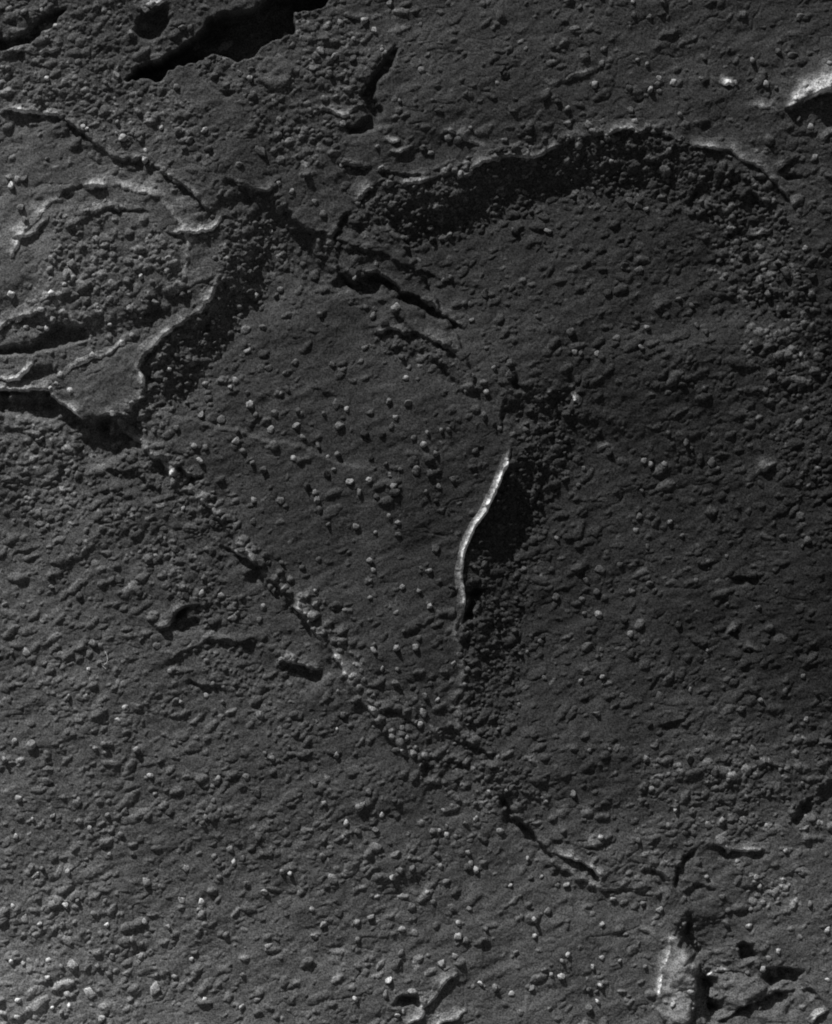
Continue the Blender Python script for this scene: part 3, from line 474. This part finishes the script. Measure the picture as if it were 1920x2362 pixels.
# ---------------------------------------------------------------- pebbles, traced one by one: x, y, radius per tile
PEBS = {
'A': (160,80,25,265,65,20,350,162,20,300,245,24,300,495,20,250,620,26,660,515,20,725,465,22,1100,540,26,865,695,22,735,765,20,520,795,24,545,808,18,765,865,24,830,835,22,880,865,22,1005,800,16,1110,825,26,1190,870,26,1280,808,22,1150,925,28,1305,925,26,910,940,20,1635,950,30,1495,1025,22,905,1000,24,1025,1065,22,1110,1130,30,1235,1220,24,130,1300,24,165,1380,24,60,1110,24,110,1120,24,155,1120,22,75,1160,24,300,995,18,655,1270,20,600,1290,20,735,1300,26,610,1500,24,1690,1430,24,815,205,24,905,50,26,950,15,24,1140,160,26,1190,160,20,495,385,20,1540,570,30,1570,430,26,1565,490,24,1500,455,22,1625,280,16,1375,360,26,1300,385,24,1265,360,24,900,460,16,25,430,20),
'B': (705,10,26,395,145,22,480,238,20,545,125,24,610,185,24,655,310,22,225,215,22,275,315,24,240,350,26,360,345,24,475,365,24,325,385,24,135,390,22,220,430,24,330,460,24,530,545,26,295,620,28,520,650,24,410,770,26,220,815,20,135,805,16,10,840,24,15,745,22,65,880,28,400,1030,20,445,1045,18,540,1045,24,645,1050,20,185,1090,22,290,1335,22,235,1260,20,90,1195,22,10,1145,20,380,1530,28,505,1270,24,545,1210,26,670,1150,26,1075,865,26,1130,880,32,910,920,24,965,955,22,1015,700,28,1175,590,20,1405,440,24,1375,525,18,1490,920,24,1540,985,22,1555,305,16,1675,590,30,900,435,22,625,915,20,1145,1085,18,1035,1120,24,1420,1205,20,1675,1030,20,960,1415,24,1030,1480,26,1075,1460,22,1490,1440,26,1675,1345,28,600,650,22,765,635,18,895,150,20,1210,800,18,1700,1440,20,120,90,24),
'C': (490,10,18,490,97,20,590,110,20,680,10,26,665,90,28,1175,90,26,1540,100,24,845,15,14,160,45,22,120,185,26,300,312,20,295,395,22,515,378,20,575,408,18,250,530,22,280,570,18,15,635,22,80,680,22,465,560,22,595,565,22,655,575,20,740,520,24,655,490,24,915,495,16,1130,515,18,1320,530,22,1385,550,20,1400,325,26,1485,345,28,935,365,22,210,785,24,295,768,28,50,860,22,800,870,20,1525,745,20,1595,800,20,1630,980,18,475,690,24,500,765,22,780,715,22,1235,380,22,475,1255,28,575,1305,18,340,1305,20,1145,1555,24,1560,1560,22,965,1465,18,1710,400,20,645,885,16,355,1005,16,320,985,16),
'D': (455,50,26,430,115,20,410,180,18,1055,22,26,1000,30,24,1045,105,20,885,135,20,800,155,26,690,270,26,605,315,20,330,235,24,65,245,24,255,335,22,50,412,20,160,445,22,105,395,24,330,400,24,290,455,18,540,445,18,815,330,26,900,350,22,970,290,24,1150,245,26,690,430,16,825,495,16,765,550,20,575,625,22,375,745,20,440,848,22,960,570,26,915,762,18,830,920,22,705,985,24,350,795,18,310,830,16,1565,95,18,1345,10,22,1595,235,22,1720,240,22,1490,310,22,1645,440,24,1495,365,20,1330,410,20,1265,545,18,1550,590,22,1175,640,24,1060,710,18,1680,700,28,1410,700,16,1470,780,22,1285,800,22,1440,820,18,1550,855,18,1300,885,26,1565,930,24,1215,800,14,1260,995,24,1385,1025,28,1110,1075,20,1485,1100,20,1480,1160,24,1525,1225,22,1220,1190,22,1285,1195,22,905,1210,22,1118,1272,20,1255,1285,20,1645,1335,26,1690,1085,24,1715,985,24,480,1372,26,990,1445,22,1330,1480,18,1590,1530,24,1145,1580,18,800,1360,20,240,1145,26,205,1070,16,1010,520,20,1600,990,20,1580,1295,20,25,970,16),
'E': (620,45,20,525,105,22,485,130,18,280,215,24,515,240,22,550,315,22,595,378,22,670,420,26,750,200,26,740,330,24,265,362,22,65,365,30,15,205,22,160,120,26,1085,125,20,1040,145,20,1305,225,24,1210,295,18,1220,400,20,1060,555,28,545,575,24,105,665,20,345,680,26,520,662,20,785,635,22,47,730,22,58,830,22,20,862,16,410,715,20,880,775,18,810,765,18,1205,745,22,700,910,24,815,920,26,370,930,24,435,957,22,130,965,22,150,985,18,290,985,22,385,1060,26,115,1065,24,720,1070,28,545,1110,26,655,1120,26,850,1140,22,1025,1095,22,1070,1090,20,160,1135,22,255,1190,22,910,1180,20,940,1110,20,990,1240,26,1240,1220,20,318,1255,18,380,1240,26,585,1265,28,105,1265,24,680,1300,18,770,1335,18,865,1335,26,960,1360,22,310,1360,26,350,1335,16,705,1375,18,575,1405,24,1100,1400,26,455,1415,24,185,1440,26,1010,1440,18,725,1440,24,735,1475,26,515,1475,20,620,1505,22,240,1480,20,20,1535,24,250,1530,24,265,1590,20,990,1530,20,930,1475,20,1390,1085,22,1290,1000,26,1455,670,32,1445,745,30,1355,700,22,1310,577,16,1305,850,20,1180,850,18,740,1010,24,820,705,18),
'F': (435,55,26,335,230,26,775,268,20,860,310,20,520,380,22,575,450,24,540,578,20,165,615,22,125,600,22,265,610,20,290,640,20,150,775,28,850,800,20,790,805,22,930,835,16,100,470,24,390,520,22,415,140,28,525,90,30,1440,105,28,1605,130,28,1335,235,22,1640,315,22,1465,360,14,1540,620,20,1400,640,14,345,1225,26,565,1280,20,605,1305,22,690,1300,22,910,1265,34,985,1290,28,1025,1330,20,820,1170,24,860,1205,18,1290,1430,28,155,1435,18,65,1230,18,185,1330,20,550,1470,18,1445,1540,26,1640,1330,22,1265,690,16,945,480,24,890,440,20),
'G': (245,80,28,240,10,22,525,245,22,320,470,24,500,525,26,25,580,18,145,590,22,745,420,28,1330,75,24,1585,60,20,1100,235,26,1515,245,24,1635,315,28,1280,415,26,1160,525,30,1265,605,28,1650,595,20,1625,675,18,1325,685,28,1460,665,30,1715,490,24,1385,525,22,1260,515,20,1150,470,18,875,255,18,975,275,18,540,1160,24,635,1235,16,555,985,18,1095,1190,24,1130,1190,18,1395,1190,20,780,1225,22,870,1215,18,740,1300,18,855,1490,26,655,1450,22,95,1435,22,200,1455,28,35,1545,22,1660,1510,22,1065,995,20,165,880,24,75,885,14,285,950,20,500,190,28,300,90,18,590,820,26,985,845,24,1625,1270,24,1705,1540,20,1330,1080,18,430,1160,22,1005,160,20,1290,1155,20),
'H': (700,30,20,760,70,20,318,80,20,490,90,22,618,130,18,757,143,22,262,295,22,580,305,22,152,350,22,30,320,18,995,230,30,945,370,22,900,355,16,600,370,16,580,432,18,780,475,20,885,495,16,238,495,18,585,540,16,425,615,20,745,630,18,955,590,24,1090,470,18,210,655,26,120,630,18,320,740,22,360,800,18,390,820,18,885,790,20,790,745,14,745,855,24,870,850,24,605,830,18,605,870,20,1180,770,22,1140,900,20,1185,985,18,1565,885,18,1665,790,16,1655,820,20,1675,1045,18,528,993,20,750,985,16,655,985,18,540,1050,18,745,1075,24,380,1125,20,575,1130,24,595,1155,18,65,910,22,20,930,24,915,1260,24,780,1350,20,865,1320,18,895,1330,22,810,1415,22,745,1490,26,860,1480,28,890,1545,24,375,1365,16,370,1520,24,410,1270,24,1170,1080,22,1515,1215,18,1290,435,26,1245,425,26,1660,1430,26,75,1470,16,925,1150,24,1000,1180,20,750,1180,20,960,1080,18,215,980,18,655,1250,22,1245,565,16,1375,720,18,1100,950,20),
'I': (510,115,20,800,153,20,535,30,24,20,170,22,725,65,22,585,225,18,410,330,18,295,360,28,200,430,22,265,500,22,170,548,20,15,535,24,485,500,22,600,450,26,890,430,22,190,640,20,275,645,24,215,845,28,295,865,16,270,910,22,480,765,22,440,680,26,1080,280,18,965,310,20,905,320,18,1240,395,28,1390,497,14,1275,600,24,1120,730,24,1215,855,28,1430,155,22,1545,215,14,780,715,24,710,690,16,340,1485,20,215,1495,16,300,1035,20,165,1060,18,665,1165,28,850,1120,20,430,1155,20,595,1335,20,840,1545,26,890,1495,20,1300,1560,24,1240,1495,26,1440,1120,22,1635,1130,22,570,1545,24,1695,1440,28,1570,1300,18,1290,1180,20,960,870,18,1010,740,18,1550,1030,20,940,1380,18,265,1270,24),
'J': (945,50,20,1545,60,22,300,80,28,120,190,32,485,210,30,970,165,20,1340,205,18,1330,115,18,1610,160,26,1365,70,22,680,295,22,340,300,20,780,280,34,565,380,22,755,415,22,1210,310,16,1290,315,18,1270,345,18,105,430,20,685,545,20,830,540,26,1065,275,28,1620,430,24,430,645,20,230,665,24,205,620,24,270,625,20,920,720,30,1440,510,26,1465,590,22,1520,570,22,1345,555,20,1165,635,24,1375,690,18,1655,775,24,1245,890,22,490,830,20,1140,830,28,1260,845,22,590,912,20,255,975,18,160,945,28,390,985,28,560,1025,16,670,985,22,1055,995,20,820,990,28,905,960,20,890,1100,20,825,1075,26,415,855,24,660,830,18,1410,1050,22,1680,1120,28,1220,1160,18,1200,1200,18,700,1185,24,880,1180,28,310,1200,20,75,1210,20,385,1240,20,460,1235,34,150,1225,22,300,1310,18,680,1290,20,610,1240,22,1525,1300,18,1095,1310,20,425,1415,24,330,1500,18,385,1535,22,120,1450,22,555,1410,28,970,1390,36,1510,1500,20,1620,1530,28,640,1570,20,115,1560,20,1280,1450,18,435,1490,18,1540,730,26,85,860,20,1700,335,16,210,320,20),
'K': (235,95,22,315,70,24,575,145,20,735,205,20,295,220,24,520,240,28,895,68,22,655,295,20,1040,270,18,1095,245,22,1240,325,20,1175,350,18,975,400,20,1390,400,22,1205,460,18,1120,440,18,1060,370,16,1015,400,14,1060,430,18,1475,125,26,1430,143,12,1325,155,16,1240,225,18,1685,215,20,280,555,24,735,545,28,1000,550,26,1020,620,22,1245,650,20,1195,535,20,725,680,24,1055,718,24,940,778,16,978,845,20,1215,600,18,1460,742,20,1585,695,20,1655,690,16,1570,580,18,220,885,22,385,910,28,590,935,20,290,980,24,1690,905,20,1530,935,18,1610,955,22,1200,885,20,1130,970,20,1305,1010,20,780,1010,22,1290,1090,34,1490,1160,22,1130,1060,24,1110,1180,22,235,1055,26,500,965,22,505,1075,20,200,1205,26,645,1230,28,740,1230,34,490,1445,20,840,1400,26,680,1420,24,785,1530,20,750,1545,20,1365,1380,24,1595,1385,26,1520,1540,24,1270,1350,18,1470,1420,18,1030,1225,26,1715,1300,18,770,1165,22,1615,1055,18,700,1330,24,770,645,20,845,630,20,615,390,26,505,395,24,410,430,16,430,350,20,1180,1085,26,30,650,20,80,660,22,1095,880,28,840,880,28,345,700,34,620,490,32),
'L': (120,165,28,605,130,20,755,270,20,285,438,22,525,460,20,960,365,24,1048,330,20,1185,330,28,1325,365,16,1300,150,20,1410,15,22,1545,100,18,815,412,26,1030,505,28,1440,520,18,1145,590,22,185,610,18,290,695,18,20,745,20,80,740,22,365,828,18,420,855,20,555,855,20,810,820,20,950,685,16,1265,685,18,655,895,22,300,985,18,1090,895,22,1210,995,22,1595,855,22,1380,790,28,1300,845,22,1285,745,22,50,1215,20,85,1170,18,410,1215,18,570,1255,18,215,1395,20,290,1370,16,265,1410,16,270,1470,18,215,1515,26,45,1310,24,850,1400,22,740,1475,20,855,1510,24,1340,1200,20,1035,1250,18,1400,1150,20,1210,1290,24,1705,1325,18,1075,975,22,1045,810,18,1700,1020,20,1540,660,22,1000,20,24,1085,75,20,1230,890,18,240,1250,16,300,1200,16,1300,1265,20),
}
import bmesh
from mathutils import noise as mnoise, Vector, Matrix
def lump(seed, sub=3):
    bm = bmesh.new(); bmesh.ops.create_icosphere(bm, subdivisions=sub, radius=1)
    for v in bm.verts:
        p = v.co.copy(); q = p+Vector((seed*7.3, seed*3.1, seed))
        v.co = p*(1+.34*mnoise.noise(q*1.2)+.26*mnoise.noise(q*2.6)+.12*mnoise.noise(q*6))
    rr = random.Random(seed*31)
    for _ in range(9):
        n = Vector((rr.gauss(0, 1), rr.gauss(0, 1), rr.gauss(0, .7)+.3)).normalized(); d = rr.uniform(.5, .8)
        for v in bm.verts:
            e = v.co.dot(n)-d
            if e > 0: v.co -= n*e*.95
    return bm
VAR = []
for s in range(14):
    bm = lump(s+1); me = bpy.data.meshes.new('pebble')
    for f in bm.faces: f.smooth = True
    bm.to_mesh(me); bm.free(); VAR.append(me)
ALL = []
for k, v in PEBS.items():
    for i in range(0, len(v), 3):
        x, y = P(k, v[i], v[i+1])[0]; ALL.append([x, y, v[i+2]/2.7125])
ALL.sort(key=lambda p: -p[2])
SECT = ['right of', 'upper right of', 'above', 'upper left of', 'left of', 'lower left of', 'below', 'lower right of']
RANK = ['nearest', 'second', 'third', 'fourth', 'fifth', 'sixth', 'seventh', 'eighth', 'ninth', 'tenth', 'eleventh', 'twelfth', 'thirteenth', 'fourteenth', 'fifteenth', 'sixteenth', 'seventeenth', 'eighteenth', 'nineteenth', 'twentieth']+['twenty-'+q for q in ('first', 'second', 'third', 'fourth', 'fifth', 'sixth', 'seventh', 'eighth', 'ninth')]
def sect(l, p): return int(round(math.atan2(-(p[1]-l[2]), p[0]-l[1])/(math.pi/4))) % 8
ranks = []
for l in LM:
    d = {}
    for i in sorted(range(len(ALL)), key=lambda i: math.dist(ALL[i][:2], l[1:])): d.setdefault(sect(l, ALL[i]), []).append(i)
    ranks.append({i: (s, r) for s, li in d.items() for r, i in enumerate(li)})
def peb_label(i, look):
    best = min(range(len(LM)), key=lambda j: (ranks[j][i][1]*60+(9000 if ranks[j][i][1] > 28 else 0)+math.dist(ALL[i][:2], LM[j][1:])))
    s, r = ranks[best][i]
    w = RANK[r] if r < 29 else 'outermost'
    return '%s pebble, %s one %s %s' % (look, w, SECT[s], LM[best][0])
def place(i):
    x, y, r = ALL[i]; rr = random.Random(i*13+5)
    k = rr.choice([1.0, 1.2, 1.5, 1.9, 2.5]) if r > 9.5 else rr.choice([1.3, 1.8, 2.4, 3.2, 4.3])
    tone = lookup(TONE, x, y)*k
    sc = r*rr.uniform(.85, 1.2)/100; zs = rr.uniform(.55, .95) if r < 10 else rr.uniform(.45, .7)
    gz = min(ground_z(x-r*.5, y), ground_z(x+r*.5, y), ground_z(x, y), ground_z(x, y-r*.6))
    m = Matrix.Translation(((x-W/2)/100, (Hh/2-y)/100, (gz+r*.3*zs)/100)) @ Matrix.Rotation(rr.uniform(0, 6.28), 4, 'Z')
    e = rr.uniform(1, 1.3) if r < 10 else rr.uniform(1.1, 1.5)
    return m, (sc*e, sc*.98, sc*zs), tone, k, e
NIND = 300
for i in range(NIND):
    m, s, tone, k, e = place(i)
    o = bpy.data.objects.new('pebble', VAR[i % len(VAR)]); COL.objects.link(o)
    o.matrix_world = m @ Matrix.Diagonal((*s, 1))
    if not o.data.materials: o.data.materials.append(peb_mat(.2))
    o.material_slots[0].link = 'OBJECT'; o.material_slots[0].material = peb_mat(tone)
    size = 'large' if ALL[i][2] > 10.2 else ('medium' if ALL[i][2] > 8.7 else 'small')
    look = size+(' pale' if k > 2.2 else ' grey')
    o['label'] = peb_label(i, look); o['category'] = 'pebble'; o['group'] = 'pebbles scattered over the ground'
# the smaller pebbles beyond the first three hundred: one mass
bm = bmesh.new(); mats = []
base = [lump(s+40, 2) for s in range(8)]
tmp = [bpy.data.meshes.new('t') for _ in base]
for b, t in zip(base, tmp): b.to_mesh(t); b.free()
for i in range(NIND, len(ALL)):
    m, s, tone, k, e = place(i); mt = peb_mat(tone)
    if mt not in mats: mats.append(mt)
    n0 = len(bm.verts); f0 = len(bm.faces); bm.from_mesh(tmp[i % 8]); bm.verts.ensure_lookup_table(); bm.faces.ensure_lookup_table()
    mm = m @ Matrix.Diagonal((*s, 1))
    for v in bm.verts[n0:]: v.co = mm @ v.co
    for f in bm.faces[f0:]: f.material_index = mats.index(mt); f.smooth = True
me = bpy.data.meshes.new('small_pebbles'); bm.to_mesh(me); bm.free()
for mt in mats: me.materials.append(mt)
o = bpy.data.objects.new('small_pebbles', me); COL.objects.link(o)
o['kind'] = 'stuff'; o['label'] = 'smaller pebbles strewn between the larger ones'; o['category'] = 'gravel'
for t in tmp: bpy.data.meshes.remove(t)

# ---------------------------------------------------------------- one fine bright fibre lying at lower left
def fibre(pts, r):
    bm = bmesh.new(); rings = []
    P3 = [Vector(((x-W/2)/100, (Hh/2-y)/100, (ground_z(x, y)+4)/100)) for x, y in pts]
    for i, p in enumerate(P3):
        d = (P3[min(i+1, len(P3)-1)]-P3[max(i-1, 0)]).normalized(); a = d.cross(Vector((0, 0, 1))).normalized(); b = d.cross(a)
        rings.append([bm.verts.new(p+(a*math.cos(t*math.pi/3)+b*math.sin(t*math.pi/3))*r) for t in range(6)])
    for i in range(len(rings)-1):
        for t in range(6): bm.faces.new((rings[i][t], rings[i][(t+1) % 6], rings[i+1][(t+1) % 6], rings[i+1][t]))
    bm.faces.new(rings[0]); bm.faces.new(rings[-1][::-1])
    me = bpy.data.meshes.new('fibre'); bm.to_mesh(me); bm.free(); me.materials.append(grainy('fibre_white', None, .6))
    o = bpy.data.objects.new('fibre', me); COL.objects.link(o); return o
o = fibre(P('G',660,870,672,895,678,920,672,945,655,955,640,948,648,965,668,985), .006)
o['label'] = 'tiny bright hair-thin curled fibre lying on the ground at lower left'; o['category'] = 'fibre'
